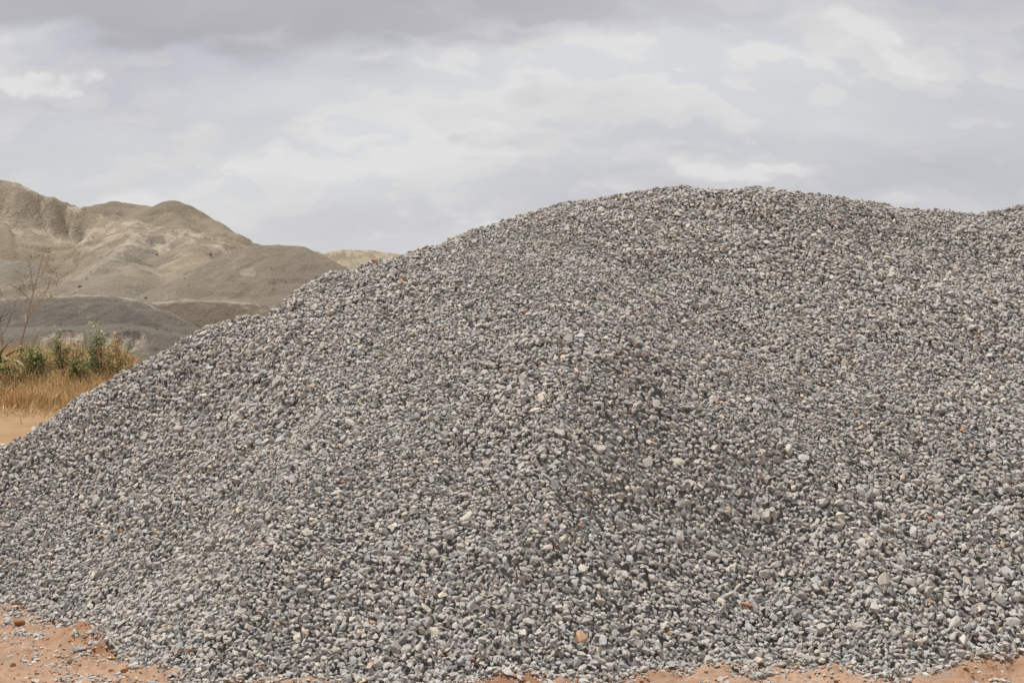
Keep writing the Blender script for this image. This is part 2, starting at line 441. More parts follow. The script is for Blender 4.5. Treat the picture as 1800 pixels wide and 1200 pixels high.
# ------------------------------------------------------------------ spoil heaps in the distance
def heap(name, label, ridges, mat, brow=(), wob=0.8, pad=14, res=0.16, a=0.6, rill=0.10, scarp=None, slumps=(), greys=(), pales=(), seed=0, zmin=-0.4, lump=0.25, soft=0.5, slip=1.0, rocks=420, rock_size=0.06):
    pts_all = np.array([at(*q[:3]) for r_ in ridges for q in r_])
    x0, x1 = pts_all[:, 0].min() - pad, pts_all[:, 0].max() + pad
    y0, y1 = pts_all[:, 1].min() - pad, pts_all[:, 1].max() + min(pad, 6)
    x0 = max(x0, -0.50 * y1)
    xs, ys = np.arange(x0, x1, res), np.arange(y0, y1, res)
    X, Y = np.meshgrid(xs, ys)
    wx = X + wob * fbm(X * .22, Y * .22, seed + 5, 3); wy = Y + wob * fbm(X * .22 + 9, Y * .22, seed + 6, 3)
    H = None
    pale = np.zeros(X.shape); grey = np.zeros(X.shape)
    for i, rg in enumerate(ridges):
        pts = [(*at(*q[:3]), q[3]) for q in rg]
        k = np.sqrt(np.minimum(1, np.hypot(X - wx, Y - wy)))
        h, r, u = ridge_field(wx, wy, pts, a, brow[i] if i < len(brow) else None)
        if scarp and i == 0:
            depth = scarp[0] * (0.75 + 0.5 * vnoise(u * .3, 0 * u, seed + 3))
            fade = sstep(u, scarp[1], scarp[2])
            cut = depth * (1 - fade) * sstep(r, 0.25, 2.3)
            gul = np.abs(fbm(u * 1.1, r * .12, seed + 8, 5, 0.65))
            front = sstep(np.interp(wx, [q_[0] for q_ in pts], [q_[1] for q_ in pts]) - wy, 0.15, 0.8)
            cut = cut * front
            h = h - cut + front * (1 - fade) * sstep(r, .1, .6) * sstep(r, 4.5, 1.2) * (0.24 * gul - 0.05)
            grey = np.maximum(grey, (1 - fade) * sstep(r, 0.40, 0.12))
            pale = np.maximum(pale, (1 - 0.3 * fade) * sstep(r, 0.3, 0.6) * sstep(r, 3.0 + 1.2 * vnoise(u * .6, 0 * u, seed + 4), 2.0) * 1.55)
            h = h + 0.25 * fbm(X * 2.2, Y * 2.2, seed + 9, 3) * sstep(r, 1.2, 0.1)
        h = h + rill * (fbm(u * 0.9, r * 0.12, seed + 20 + i, 4) - 1.3 * np.abs(fbm(u * 0.55, r * 0.10, seed + 70 + i, 5, 0.6)) + 0.3) * sstep(r, 0.5, 3)
        H = h if H is None else smax(H, h, soft)
    H = H + lump * fbm(X * .35, Y * .35, seed + 30, 6, 0.55) + 0.05 * fbm(X * 2.5, Y * 2.5, seed + 40, 3)
    # fine slip cracks that run across the slope: small real steps
    band = fbm(X * .55 + 2.0 * fbm(X * .3, Y * .3, seed + 51, 3), H * 1.5, seed + 50, 3)
    H = H - slip * min(0.20, 1.1 * res) * sstep(band, -0.01, 0.05) * sstep(band, 0.45, 0.05) * sstep(fbm(X * .4, Y * .4, seed + 52, 3), 0.0, 0.25)
    for (cx, cy, d, wd, ht, dp) in slumps:
        c = at(cx, cy, d)
        q = (X - c[0]) / wd + 0.18 * fbm(X * 1.3, Y * 1.3, seed + 61, 3)
        vv = (c[1] - Y) / ht                                             # 0 at the scarp, grows downslope
        arc = vv - 0.45 * q * q - 0.10 * fbm(X * 2.0, Y * 2.0, seed + 60, 3)
        m = sstep(arc, 0.0, 0.04) * sstep(vv, 1.15, 0.35) * sstep(np.abs(q), 1.0, 0.85)
        H = H - dp * m
        pale = np.maximum(pale, 1.75 * sstep(m, 0.25, 0.7) * (0.7 + 0.6 * fbm(X * 1.5, Y * .6, seed + 63, 3)))
    for (cx, cy, d, rx, ry, am) in greys:
        c = at(cx, cy, d)
        grey = np.maximum(grey, am * np.exp(-((X - c[0]) / rx) ** 2 - ((Y - c[1]) / ry) ** 2))
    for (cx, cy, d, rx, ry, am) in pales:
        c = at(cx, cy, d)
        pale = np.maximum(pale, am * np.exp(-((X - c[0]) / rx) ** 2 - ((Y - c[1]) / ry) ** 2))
    F = grid_faces(len(xs), len(ys))
    hz = H.ravel()
    F = F[(hz[F] > zmin).any(1)]
    used = np.unique(F)
    remap = np.zeros(len(hz), np.int32); remap[used] = np.arange(len(used))
    V = np.stack([X.ravel(), Y.ravel(), hz], -1)[used]
    base = V.mean(0); base[2] = 0
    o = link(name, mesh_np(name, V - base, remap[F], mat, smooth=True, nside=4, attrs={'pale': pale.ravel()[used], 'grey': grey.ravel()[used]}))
    o.location = base
    tag(o, label, 'spoil heap', 'spoil heaps behind the gravel')
    # lumps that rolled down: small rocks lying on the slopes
    nr = rocks
    front = np.where((Y.ravel()[used] < y1 - 8) & (hz[used] > 0.2))[0]
    if nr and len(front):
        Vs, Fs, Cs, n0 = [], [], [], 0
        for q in R.choice(front, nr):
            v_, f_ = hull_stone_small[int(q) % len(hull_stone_small)]
            sz = rock_size * math.exp(R.normal(0, .5))
            Vs.append(v_ * [sz * 1.3, sz, sz * .8] + (V[q] - base) + [R.uniform(-res, res), R.uniform(-res, res), sz * .1]); Fs.append(f_ + n0); n0 += len(v_)
            Cs.append(np.tile(np.array([.205, .172, .132]) * R.uniform(.65, 1.5), (len(v_), 1)))
        link('rubble', mesh_np('rubble', np.concatenate(Vs), np.concatenate(Fs), M_CLOD, np.concatenate(Cs)), o)['kind'] = 'stuff'
    return o


heap('spoil_heap', 'largest tan spoil heap with a steep eroded bank along its crest at far left',
     [[(-420, 360, 92, .6), (-200, 334, 90, .62), (-60, 318, 88, .62), (2, 312, 86, .62), (45, 322, 86, .62), (95, 342, 86, .62), (140, 359, 86, .62), (183, 378, 85, .6),
       (250, 388, 83, .58), (330, 409, 82, .58), (400, 426, 82, .58), (450, 438, 82, .6)],
      [(245, 388, 83, .62), (225, 425, 79, .62), (185, 462, 74, .6), (130, 495, 69, .6)],
      [(232, 458, 74, .6), (200, 478, 70, .6), (140, 503, 64, .6)],
      [(320, 409, 82, .62), (335, 450, 76, .6), (345, 490, 71, .6)],
      [(-200, 440, 76, .6), (-40, 448, 74, .6), (25, 462, 72, .6)]],
     M_TAN, res=0.17, a=0.5, rill=0.22, scarp=(1.5, 25.0, 29.0), seed=100,
     greys=[(20, 470, 73, 4, 4, 1.0), (190, 455, 74, 2.2, 6, .8), (280, 430, 79, 2.0, 2.5, .8), (160, 500, 64, 4, 4, .5), (262, 505, 66, 1.5, 2.5, .9), (40, 520, 62, 6, 5, .6)],
     pales=[(185, 405, 81, 1.6, 2.0, 1.2), (250, 398, 81, 2.2, 1.5, 1.2), (300, 415, 80, 2.2, 2.0, 1.2), (215, 440, 78, 1.2, 4, .9), (130, 460, 74, 2.5, 3, .6), (290, 470, 74, 2.5, 3, .6)])

heap('spoil_heap', 'twin-humped olive brown spoil heap showing its tops above the largest heap',
     [[(90, 400, 101, .6), (172, 359, 100, .6), (208, 351, 100, .6), (248, 358, 100, .6), (272, 365, 98, .55), (288, 359, 96, .6), (304, 356, 95, .62), (322, 362, 95, .62), (350, 382, 93, .62),
       (400, 408, 92, .6), (442, 424, 92, .6), (480, 434, 92, .6), (540, 446, 92, .6)],
      [(304, 356, 95, .6), (300, 385, 91, .6), (330, 408, 87, .6)]],
     M_OLIVE, res=0.20, a=0.5, seed=150, rill=0.12, pales=[(380, 405, 91, 3, 3, .6)], greys=[(305, 358, 95, 1.5, 2.5, .5)])

heap('spoil_heap', 'smooth brown-grey spoil heap with a rounded flat top rising beside the gravel pile',
     [[(300, 522, 62, .6), (350, 482, 64, .6), (385, 453, 65.5, .62), (415, 438, 66, .62), (450, 430, 66, .62), (490, 429, 66, .62), (507, 431, 66, .62), (530, 432, 66, .62), (545, 441, 66, .62),
       (600, 476, 66, .62), (660, 515, 66, .62)]],
     M_FLAT, res=0.13, a=0.5, wob=0.45, rocks=300, rock_size=0.035, seed=200, rill=0.07, lump=0.12, slumps=[(442, 468, 64.0, 0.42, 1.3, 0.10)])

heap('spoil_heap', 'low domed brown spoil heap with its sunlit top strip painted pale, half hidden by the gravel',
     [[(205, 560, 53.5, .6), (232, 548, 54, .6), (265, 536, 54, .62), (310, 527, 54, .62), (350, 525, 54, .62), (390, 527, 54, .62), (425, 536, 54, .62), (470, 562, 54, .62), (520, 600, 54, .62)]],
     M_BROWN, [(1.5, .12)], res=0.09, a=0.15, wob=0.2, rocks=450, rock_size=0.028, pales=[(265, 536, 53.2, 1.6, .7, 1.9), (310, 527, 53.2, 1.6, .7, 1.9), (355, 525, 53.2, 1.6, .7, 1.9), (395, 527, 53.2, 1.6, .7, 1.9)], seed=250, rill=0.04, lump=0.05, soft=0.3, pad=9)  # these pales paint the sunlit strip along the crest into the colour

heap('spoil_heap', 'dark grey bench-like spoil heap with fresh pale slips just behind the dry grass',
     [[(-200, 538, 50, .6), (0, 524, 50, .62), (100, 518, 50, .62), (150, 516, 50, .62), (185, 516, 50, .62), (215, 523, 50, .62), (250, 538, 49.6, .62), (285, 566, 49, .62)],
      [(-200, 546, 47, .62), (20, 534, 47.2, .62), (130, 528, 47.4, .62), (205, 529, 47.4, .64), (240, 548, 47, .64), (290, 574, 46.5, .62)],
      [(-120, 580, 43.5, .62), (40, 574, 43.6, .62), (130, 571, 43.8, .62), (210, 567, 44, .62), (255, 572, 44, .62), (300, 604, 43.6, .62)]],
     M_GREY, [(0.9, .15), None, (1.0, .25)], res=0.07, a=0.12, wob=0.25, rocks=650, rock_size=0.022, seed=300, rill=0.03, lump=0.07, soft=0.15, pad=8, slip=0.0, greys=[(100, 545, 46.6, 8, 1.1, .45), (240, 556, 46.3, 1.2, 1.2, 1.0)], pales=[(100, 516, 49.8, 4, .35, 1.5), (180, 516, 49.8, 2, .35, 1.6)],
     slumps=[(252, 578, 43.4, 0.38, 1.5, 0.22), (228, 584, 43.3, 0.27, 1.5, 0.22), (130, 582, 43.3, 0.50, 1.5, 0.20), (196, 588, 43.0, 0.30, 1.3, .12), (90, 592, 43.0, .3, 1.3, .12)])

heap('spoil_heap', 'far low pale sandy spoil bank on the skyline left of the gravel pile',
     [[(440, 452, 131, .5), (500, 446, 130, .5), (550, 442, 130, .5), (582, 446, 130, .5), (618, 441, 130, .5), (650, 443, 130, .5), (700, 449, 130, .5), (800, 465, 130, .5), (900, 480, 130, .5)]],
     M_TAN, res=0.35, a=1.5, seed=350, rill=0.2, lump=0.5, pales=[(600, 460, 127, 20, 9, .8)], pad=20)

# ------------------------------------------------------------------ the stones
VAR = [hull_stone(R, 8 + i % 3) for i in range(90)]
VAR_FINE = [hull_stone(R, 11 + i % 4) for i in range(40)]

# ------------------------------------------------------------------ pour the gravel: drop stones one by one into the lowest spot nearby
CELL = 0.012
x_lo, x_hi, y_lo, y_hi = -5.6, 6.4, 6.2, 12.6
nxc, nyc = int((x_hi - x_lo) / CELL), int((y_hi - y_lo) / CELL)
hx, hy = np.arange(x_lo, x_hi + .03, 0.03), np.arange(y_lo, y_hi + .03, 0.03)
HX, HY = np.meshgrid(hx, hy)
PH = pile_h(HX, HY)
SH, _ = soil_h(HX, HY)


def sample(field, X, Y):
    fx, fy = np.clip((X - x_lo) / 0.03, 0, len(hx) - 1.001), np.clip((Y - y_lo) / 0.03, 0, len(hy) - 1.001)
    i, j = fx.astype(int), fy.astype(int)
    u, v = fx - i, fy - j
    return (field[j, i] * (1 - u) + field[j, i + 1] * u) * (1 - v) + (field[j + 1, i] * (1 - u) + field[j + 1, i + 1] * u) * v


N0 = 390000
X = R.uniform(x_lo, x_hi, N0); Y = R.uniform(y_lo, y_hi, N0)
h = sample(PH, X, Y)
px = CX + X / Y * F_PX
keep = (px > -230) & (px < 2030)
# hidden behind the crest?
top = np.full(N0, -1e9)
for t in np.linspace(0.55, 0.97, 30):
    top = np.maximum(top, np.where(Y * t > y_lo, (sample(PH, X * t, Y * t) - EYE) / (Y * t), -9))
keep &= (h - EYE) / Y > top - 0.055
# thins out past the toe
cover = sstep(h + 0.09 * fbm(X * 2.3, Y * 2.3, 81, 4) + 0.05 * fbm(X * 9, Y * 9, 91, 3), -0.07, 0.03)
cover = np.maximum(cover, 0.55 * sstep(h + 0.34 * fbm(X * 1.2 + 4, Y * 2.2, 95, 4), -0.50, 0.02) * sstep(fbm(X * 3 + 1, Y * 6, 97, 3), -0.30, 0.30))
keep &= R.random(N0) < cover
X, Y, h = X[keep], Y[keep], h[keep]
N = len(X)
patch = fbm(X * 0.55 + 2, Y * 0.8, 101, 4) + 0.5 * fbm(X * 2.5, Y * 1.2, 111, 3)
L = 0.0292 * np.exp(R.normal(0, 0.33, N)) * np.exp(0.30 * patch)
L = np.where(R.random(N) < 0.02, L * 1.35, L)
L = np.where(h < 0.0, L * R.uniform(0.25, 0.95, N), L)
L = np.clip(L, 0.010, 0.078)
Wd = L * R.uniform(0.48, 0.90, N)
T = L * np.clip(R.normal(0.40, 0.12, N), 0.16, 0.75)
thin = (R.random(N) > np.clip(0.0325 / L, 0.45, 1.0)) | False
sel = ~thin
X, Y, h, L, Wd, T = X[sel], Y[sel], h[sel], L[sel], Wd[sel], T[sel]
N = len(X)

e = 0.05
base = np.maximum(sample(PH, X, Y), sample(SH, X, Y))
gxn = (np.maximum(sample(PH, X + e, Y), sample(SH, X + e, Y)) - np.maximum(sample(PH, X - e, Y), sample(SH, X - e, Y))) / (2 * e)
gyn = (np.maximum(sample(PH, X, Y + e), sample(SH, X, Y + e)) - np.maximum(sample(PH, X, Y - e), sample(SH, X, Y - e))) / (2 * e)
nrm = np.stack([-gxn, -gyn, np.ones(N)], -1)
nrm /= np.linalg.norm(nrm, axis=1)[:, None]

pad = 4
stride = nxc + 2 * pad
D = [0.0] * (stride * (nyc + 2 * pad))
ci = ((X - x_lo) / CELL).astype(int).tolist(); cj = ((Y - y_lo) / CELL).astype(int).tolist()
Wl, Tl = Wd.tolist(), T.tolist()
zc_ = [0.0] * N; fi = [0] * N
rad = np.clip(np.round((L + Wd) / 4 / CELL), 1, 3).astype(int).tolist()
disc = {r: [(a * stride + b_, 1 - 0.55 * (a * a + b_ * b_) / (r * r + .5)) for a in range(-r, r + 1) for b_ in range(-r, r + 1) if a * a + b_ * b_ <= r * r + 1] for r in (1, 2, 3)}
for i in range(N):
    c = (min(max(cj[i], 2), nyc - 3) + pad) * stride + min(max(ci[i], 2), nxc - 3) + pad
    r = rad[i]
    cand = (c, c - r, c + r, c - 2 * stride, c + r * stride, c - r * stride)
    best = min(cand, key=D.__getitem__)
    rs = r * stride
    m = (D[best] * 2 + D[best - 1] + D[best + 1] + D[best + stride] + D[best - stride]) / 6.0
    t = Tl[i]
    z = m + 0.40 * t
    zc_[i] = z; fi[i] = best
    z2 = z + 0.10 * t
    for off, k in disc[r]:
        v = z2 + 0.40 * t * (k - 0.5)
        if D[best + off] < v: D[best + off] = v
D = np.array(D); fi = np.array(fi); dz_ = np.array(zc_)
jj, ii = fi // stride - pad, fi % stride - pad
X = x_lo + (ii + R.random(N)) * CELL; Y = y_lo + (jj + R.random(N)) * CELL
around = np.minimum.reduce([D[fi], D[fi - 1], D[fi + 1], D[fi + stride], D[fi - stride]])
over = D[fi] - dz_
vis = (around - dz_) < 0.75 * T + 0.004                                   # drop the stones that are wholly buried
open_top = over < 0.40 * T
base = np.maximum(sample(PH, X, Y), sample(SH, X, Y))
lowered = np.where(sample(PH, X, Y) > 0.02, 0.034, 0.004)
print('mean lift', dz_[vis & (base > .2)].mean())
P = np.stack([X, Y, base], -1) + nrm * (dz_ - lowered)[:, None]

# orientation: flat side mostly along the slope, tilted at random
ang = R.uniform(0, 2 * math.pi, N)
tilt = np.abs(R.normal(0, 0.60, N)); tilt = np.where(R.random(N) < 0.13, R.uniform(0.5, 1.4, N), tilt)
flat = sample(PH, X, Y) < 0.0
tilt = np.where(flat, tilt * 0.4, tilt)
ta = R.uniform(0, 2 * math.pi, N)
tx = np.stack([np.ones(N), np.zeros(N), -nrm[:, 0] / nrm[:, 2]], -1); tx /= np.linalg.norm(tx, axis=1)[:, None]
ty = np.cross(nrm, tx)
n2 = nrm * np.cos(tilt)[:, None] + (tx * np.cos(ta)[:, None] + ty * np.sin(ta)[:, None]) * np.sin(tilt)[:, None]
ux = tx * np.cos(ang)[:, None] + ty * np.sin(ang)[:, None]
ux -= n2 * (ux * n2).sum(1)[:, None]; ux /= np.linalg.norm(ux, axis=1)[:, None]
uy = np.cross(n2, ux)

# colour of each stone: bluish to warm greys, some beige, a few rust-orange
g0 = np.clip(R.normal(0.388, 0.046, N), 0.22, 0.48)
colr = np.stack([g0 * 1.025, g0 * 0.958, g0 * 0.872], -1)
q = R.random(N)
blue = q < 0.30; colr[blue] = np.stack([g0 * .965, g0 * .95, g0 * .92], -1)[blue] * .92
beige = (q > 0.915) & (q < 0.978); colr[beige] = np.stack([g0 * 1.14, g0 * 1.04, g0 * .87], -1)[beige] * 1.05
pink = (q > 0.978) & (q < 0.991); colr[pink] = np.stack([g0 * 1.28, g0 * 1.02, g0 * .80], -1)[pink] * 1.05
rr_ = R.random(N); rust = q > 0.9972; colr[rust] = (np.stack([np.full(N, .43), .215 + .09 * rr_, .115 + .10 * rr_], -1) * R.uniform(.8, 1.05, (N, 1)))[rust]
dust = 0.5 + 0.5 * fbm(X * .8, Y * .8, 121, 4)
colr *= (0.93 + 0.14 * dust)[:, None]
rust_id = rust

px, py = CX + P[:, 0] / P[:, 1] * F_PX, CY - (P[:, 2] - EYE) / P[:, 1] * F_PX
infr = (px > 4) & (px < 1796) & (py > 300) & (py < 1196)
on_pile = sample(PH, X, Y) > -0.005
score = L * Wd / P[:, 1] ** 2 * (1 - 0.6 * np.clip(over / T, 0, 1)) * infr * open_top * vis
score = np.where(rust, score * 1.8, score)
sp = np.where(on_pile, score, 0)
chosen = np.argsort(-sp)[:300]
loose_all = np.where(~on_pile & vis)[0]
loose = loose_all[np.argsort(-score[loose_all])][:60]
single = np.zeros(N, bool); single[chosen] = True; single[loose] = True


def stone_mesh(idx):
    """one mesh of many stones, each its own closed body"""
    Vs, Fs, Cs, n0 = [], [], [], 0
    kind = R.integers(0, len(VAR), len(idx))
    for k in range(len(VAR)):
        s = idx[kind == k]
        if not len(s): continue
        v, f = VAR[k]
        lv = v[None] * np.stack([L[s], Wd[s], T[s]], -1)[:, None, :]
        wv = P[s][:, None] + lv[..., 0:1] * ux[s][:, None] + lv[..., 1:2] * uy[s][:, None] + lv[..., 2:3] * n2[s][:, None]
        Vs.append(wv.reshape(-1, 3)); Cs.append(np.repeat(colr[s], len(v), 0))
        Fs.append((f[None] + (n0 + np.arange(len(s)) * len(v))[:, None, None]).reshape(-1, 3))
        n0 += len(s) * len(v)
    return np.concatenate(Vs), np.concatenate(Fs), np.concatenate(Cs)


pile = link('gravel_pile', None)
pile.location = (0.6, 9.0, 0.0)
tag(pile, 'huge heap of grey crushed stone filling most of the picture', 'gravel pile')
PO = np.array(pile.location)

ci_ = np.where((HX > x_lo + .1) & (HX < x_hi - .1), 1, 0)
F = grid_faces(len(hx), len(hy))
hz = (PH - 0.050).ravel()
F = F[(hz[F] > -0.06).any(1)]
used = np.unique(F); remap = np.zeros(len(hz), np.int32); remap[used] = np.arange(len(used))
Vc = np.stack([HX.ravel(), HY.ravel(), np.maximum(hz, -0.05)], -1)[used]
link('core', mesh_np('core', Vc - PO, remap[F], M_CORE, smooth=True, nside=4), pile)

idx = np.where(vis & ~single & (on_pile))[0]
V, Fc, Cc = stone_mesh(idx)
gravel = link('gravel', mesh_np('gravel', V - PO, Fc, M_GRAVEL, Cc), pile)
tag(gravel, None, None, None, 'stuff')
idx2 = np.where(vis & ~single & ~on_pile)[0]
V, Fc, Cc = stone_mesh(idx2)
sg = link('scattered_gravel', mesh_np('scattered_gravel', V, Fc, M_GRAVEL, Cc))
tag(sg, 'small grey chippings strewn over the orange soil at the foot of the pile', 'gravel', None, 'stuff')


piece_meshes = []
for k, (v, f) in enumerate(VAR_FINE):
    piece_meshes.append(mesh_np('stone', v, f, M_STONE))
from mathutils import Matrix


def put_stone(i, name, parent):
    o = bpy.data.objects.new(name, piece_meshes[int(i) % len(piece_meshes)])
    COL.objects.link(o)
    m = Matrix(np.column_stack([ux[i] * L[i], uy[i] * Wd[i], n2[i] * T[i]]).tolist()).to_4x4()
    m.translation = Vector(P[i] - (PO if parent else 0))
    o.matrix_basis = m
    if parent: o.parent = parent
    o.color = (*colr[i], 1.0)
    return o


for i in chosen:
    o = put_stone(i, 'stone', pile)
    if rust_id[i]: o['label'] = 'rust orange stone'
for i in loose:
    o = put_stone(i, 'loose_stone', None)
    tag(o, 'grey chip of crushed stone lying loose on the orange soil below the pile', 'stone', 'loose stones on the soil')

# soil clods
nc = 42000
cx_, cy_ = R.uniform(-4.4, 4.4, nc), R.uniform(6.2, 9.0, nc)
zs, rd = soil_h(cx_, cy_)
ph_ = sample(PH, cx_, cy_)
kk = (R.random(nc) < 0.05 + rd * 0.8) & (ph_ < 0.03)
cx_, cy_, zs = cx_[kk], cy_[kk], zs[kk]
Vs, Fs, Cs, n0 = [], [], [], 0
for i in range(len(cx_)):
    v, f = VAR[i % len(VAR)]
    s_ = 0.0065 * math.exp(R.normal(0, .5))
    a_ = R.uniform(0, 6.28)
    rot = np.array([[math.cos(a_), -math.sin(a_), 0], [math.sin(a_), math.cos(a_), 0], [0, 0, 1]])
    Vs.append((v * [s_ * 1.5, s_ * 1.2, s_]) @ rot.T + [cx_[i], cy_[i], zs[i] + s_ * .2]); Fs.append(f + n0); n0 += len(v)
    cc = np.array([.33, .175, .095]) * R.uniform(.75, 1.25) if R.random() < .6 else np.array([.40, .26, .15])
    Cs.append(np.tile(cc, (len(v), 1)))
sc_ = link('soil_crumbs', mesh_np('soil_crumbs', np.concatenate(Vs), np.concatenate(Fs), M_CLOD, np.concatenate(Cs)))
tag(sc_, 'small reddish crumbs of dry soil scattered at the foot of the pile', 'soil', None, 'stuff')


# larger lumps of red soil at the toe
def clod(px_i, py_i, size, label):
    d = EYE * F_PX / (py_i - CY)
    c = at(px_i, py_i, d)
    bm = bmesh.new()
    bmesh.ops.create_icosphere(bm, subdivisions=3, radius=0.5)
    sd = int(px_i)
    for v in bm.verts:
        k = 1 + 0.5 * fbm(np.array(v.co.x * 3 + sd), np.array(v.co.y * 3 + v.co.z * 2.3), 131, 4)
        v.co = Vector((v.co.x * 1.3, v.co.y * 1.1, v.co.z * 0.8)) * float(k) * size
    me = bpy.data.meshes.new('soil_clod'); bm.to_mesh(me); bm.free()
    a = me.attributes.new('tone', 'FLOAT_COLOR', 'POINT'); a.data.foreach_set('color', np.tile([.30, .145, .075, 1], (len(me.vertices), 1)).astype(np.float32).ravel())
    me.materials.append(M_CLOD)
    o = link('soil_clod', me)
    z0 = float(soil_h(np.array([c[0]]), np.array([c[1]]))[0][0])
    o.location = (c[0], c[1], z0 + size * .2)
    tag(o, label, 'clod', 'lumps of red soil')


clod(1693, 1172, 0.062, 'reddish lump of soil under the stones nearest the lower right corner')
clod(1755, 1163, 0.055, 'flat reddish lump of soil tucked under stones at the right edge')
clod(1790, 1167, 0.035, 'smallest reddish lump of soil at the right edge')
clod(34, 1098, 0.05, 'reddish lump of soil on the bank at the lower left edge')


# ------------------------------------------------------------------ vegetation
class Buf:
    def __init__(self): self.V, self.F, self.C, self.n = [], [], [], 0
    def add(self, V, F, c):
        V = np.asarray(V, float)
        self.V.append(V); self.F.append(np.asarray(F) + self.n); self.C.append(np.tile(c, (len(V), 1))); self.n += len(V)
    def tube(self, pts, r0, r1, c, sides=5):
        pts = np.asarray(pts, float); n = len(pts)
        for k in range(n):
            d = pts[min(k + 1, n - 1)] - pts[max(k - 1, 0)]; d /= np.linalg.norm(d) + 1e-9
            a = np.cross(d, [0.3, 0.9, 0.2]); a /= np.linalg.norm(a); b_ = np.cross(d, a)
            r = r0 + (r1 - r0) * k / (n - 1)
            ring = [pts[k] + r * (math.cos(t) * a + math.sin(t) * b_) for t in np.arange(sides) * 2 * math.pi / sides]
            if k == 0: V = ring
            else: V = V + ring
        Fs = []
        for k in range(n - 1):
            for s in range(sides):
                p0, p1 = k * sides + s, k * sides + (s + 1) % sides
                Fs += [(p0, p1, p1 + sides), (p0, p1 + sides, p0 + sides)]
        self.add(V, Fs, c)
    def leaf(self, c, d, up, ln, wd, col):
        d = d / (np.linalg.norm(d) + 1e-9); s = np.cross(d, up); s /= np.linalg.norm(s) + 1e-9; u = np.cross(s, d)
        self.add([c, c + d * ln * .5 + s * wd * .5 + u * ln * .08, c + d * ln, c + d * ln * .5 - s * wd * .5 + u * ln * .08, c + d * ln * .5 - u * ln * .04],
                 [(0, 1, 4), (1, 2, 4), (2, 3, 4), (3, 0, 4)], col)
    def mesh(self, name, mat):
        return mesh_np(name, np.concatenate(self.V), np.concatenate(self.F), mat, np.concatenate(self.C))


def veg_z(x, y): return 0.0


# dry grass field, blade by blade in tufts
def grass_field():
    nt = 4200
    xs = R.uniform(-16.5, -6.0, nt); ys = R.uniform(32.5, 41.5, nt)
    edge = 33.0 + 1.5 * fbm(xs * .7, ys * 0, 141, 4)
    pxg = CX + xs / ys * F_PX
    ok = (ys > edge) & (pxg > -160) & (pxg < 275)
    xs, ys = xs[ok], ys[ok]
    Vs, Cs = [], []
    base_c = np.array([[.60, .385, .175], [.66, .45, .22], [.54, .31, .135], [.50, .35, .17], [.72, .55, .32], [.42, .33, .15]])
    for x, y in zip(xs, ys):
        nb = R.integers(9, 18)
        f = R.uniform(.7, 1.3) * 0.30 + 0.75 * min(1, max(0, (y - 32.4) / 3.0)) + 0.45 * min(1, max(0, (y - 36) / 2.0)) * (0.75 + 0.5 * float(vnoise(np.array(x * .9), np.array(y * .7), 143)))
        hgt = R.uniform(.45, 1.15, nb) * f * (1 - 0.45 * float(sstep(CX + x / y * F_PX, 190, 270)))
        a = R.uniform(0, 6.28, nb); lean = R.uniform(.05, .75, nb) * hgt
        w_ = R.uniform(.004, .010, nb)
        bx, by = x + R.normal(0, .10, nb), y + R.normal(0, .10, nb)
        ca, sa = np.cos(a), np.sin(a)
        p0 = np.stack([bx - w_, by, np.zeros(nb)], -1); p1 = np.stack([bx + w_, by, np.zeros(nb)], -1)
        mx, my = bx + ca * lean * .35, by + sa * lean * .35
        p2 = np.stack([mx - w_ * .8, my, hgt * .62], -1); p3 = np.stack([mx + w_ * .8, my, hgt * .62], -1)
        droop = hgt * (1 - 0.25 * lean / hgt)
        p4 = np.stack([bx + ca * lean, by + sa * lean, droop], -1)
        Vs.append(np.stack([p0, p1, p2, p3, p4], 1).reshape(-1, 3))
        c = base_c[R.integers(0, len(base_c), nb)] * R.uniform(.75, 1.2, (nb, 1))
        Cs.append(np.repeat(c, 5, 0))
    nl = 2600                                                             # straw and stray stalks on the bare soil in front
    y = 33.4 - np.abs(R.normal(0, 1.9, nl)); x = R.uniform(-14.5, -7.0, nl)
    a = R.uniform(0, 6.28, nl); ln = R.uniform(.08, .45, nl); up = ln * R.uniform(0, .7, nl) * (R.random(nl) < .55)
    ca, sa = np.cos(a), np.sin(a); w_ = R.uniform(.005, .011, nl)
    q0 = np.stack([x - w_, y, np.full(nl, .004)], -1); q1 = np.stack([x + w_, y, np.full(nl, .004)], -1)
    mx, my = x + ca * ln * .5, y + sa * ln * .5
    q2 = np.stack([mx - w_ * .8, my, up * .7 + .02], -1); q3 = np.stack([mx + w_ * .8, my, up * .7 + .02], -1)
    q4 = np.stack([x + ca * ln, y + sa * ln, up + .008], -1)
    Vs.append(np.stack([q0, q1, q2, q3, q4], 1).reshape(-1, 3))
    Cs.append(np.repeat(base_c[R.integers(0, len(base_c), nl)] * R.uniform(.55, 1.05, (nl, 1)), 5, 0))
    V = np.concatenate(Vs); nb = len(V) // 5
    f = np.array([[0, 1, 3], [0, 3, 2], [2, 3, 4]])
    Fs = (f[None] + (np.arange(nb) * 5)[:, None, None]).reshape(-1, 3)
    C = np.concatenate(Cs)
    # pale seed heads
    B = Buf()
    tips = V.reshape(-1, 5, 3)[:, 4]
    for i in R.choice(nb, 5200, replace=False):
        t = tips[i]
        cc = np.array([.62, .50, .33]) * R.uniform(.7, 1.1) if R.random() < .55 else np.array([.42, .26, .12]) * R.uniform(.7, 1.1)
        B.leaf(t - [0, 0, .03], np.array([R.normal(0, .5), R.normal(0, .5), 1.0]), np.array([R.normal(), R.normal(), .2]), R.uniform(.05, .11), R.uniform(.018, .035), cc)
    VB, FB, CB = np.concatenate(B.V), np.concatenate(B.F), np.concatenate(B.C)
    return np.concatenate([V, VB]), np.concatenate([Fs, FB + len(V)]), np.concatenate([C, CB])


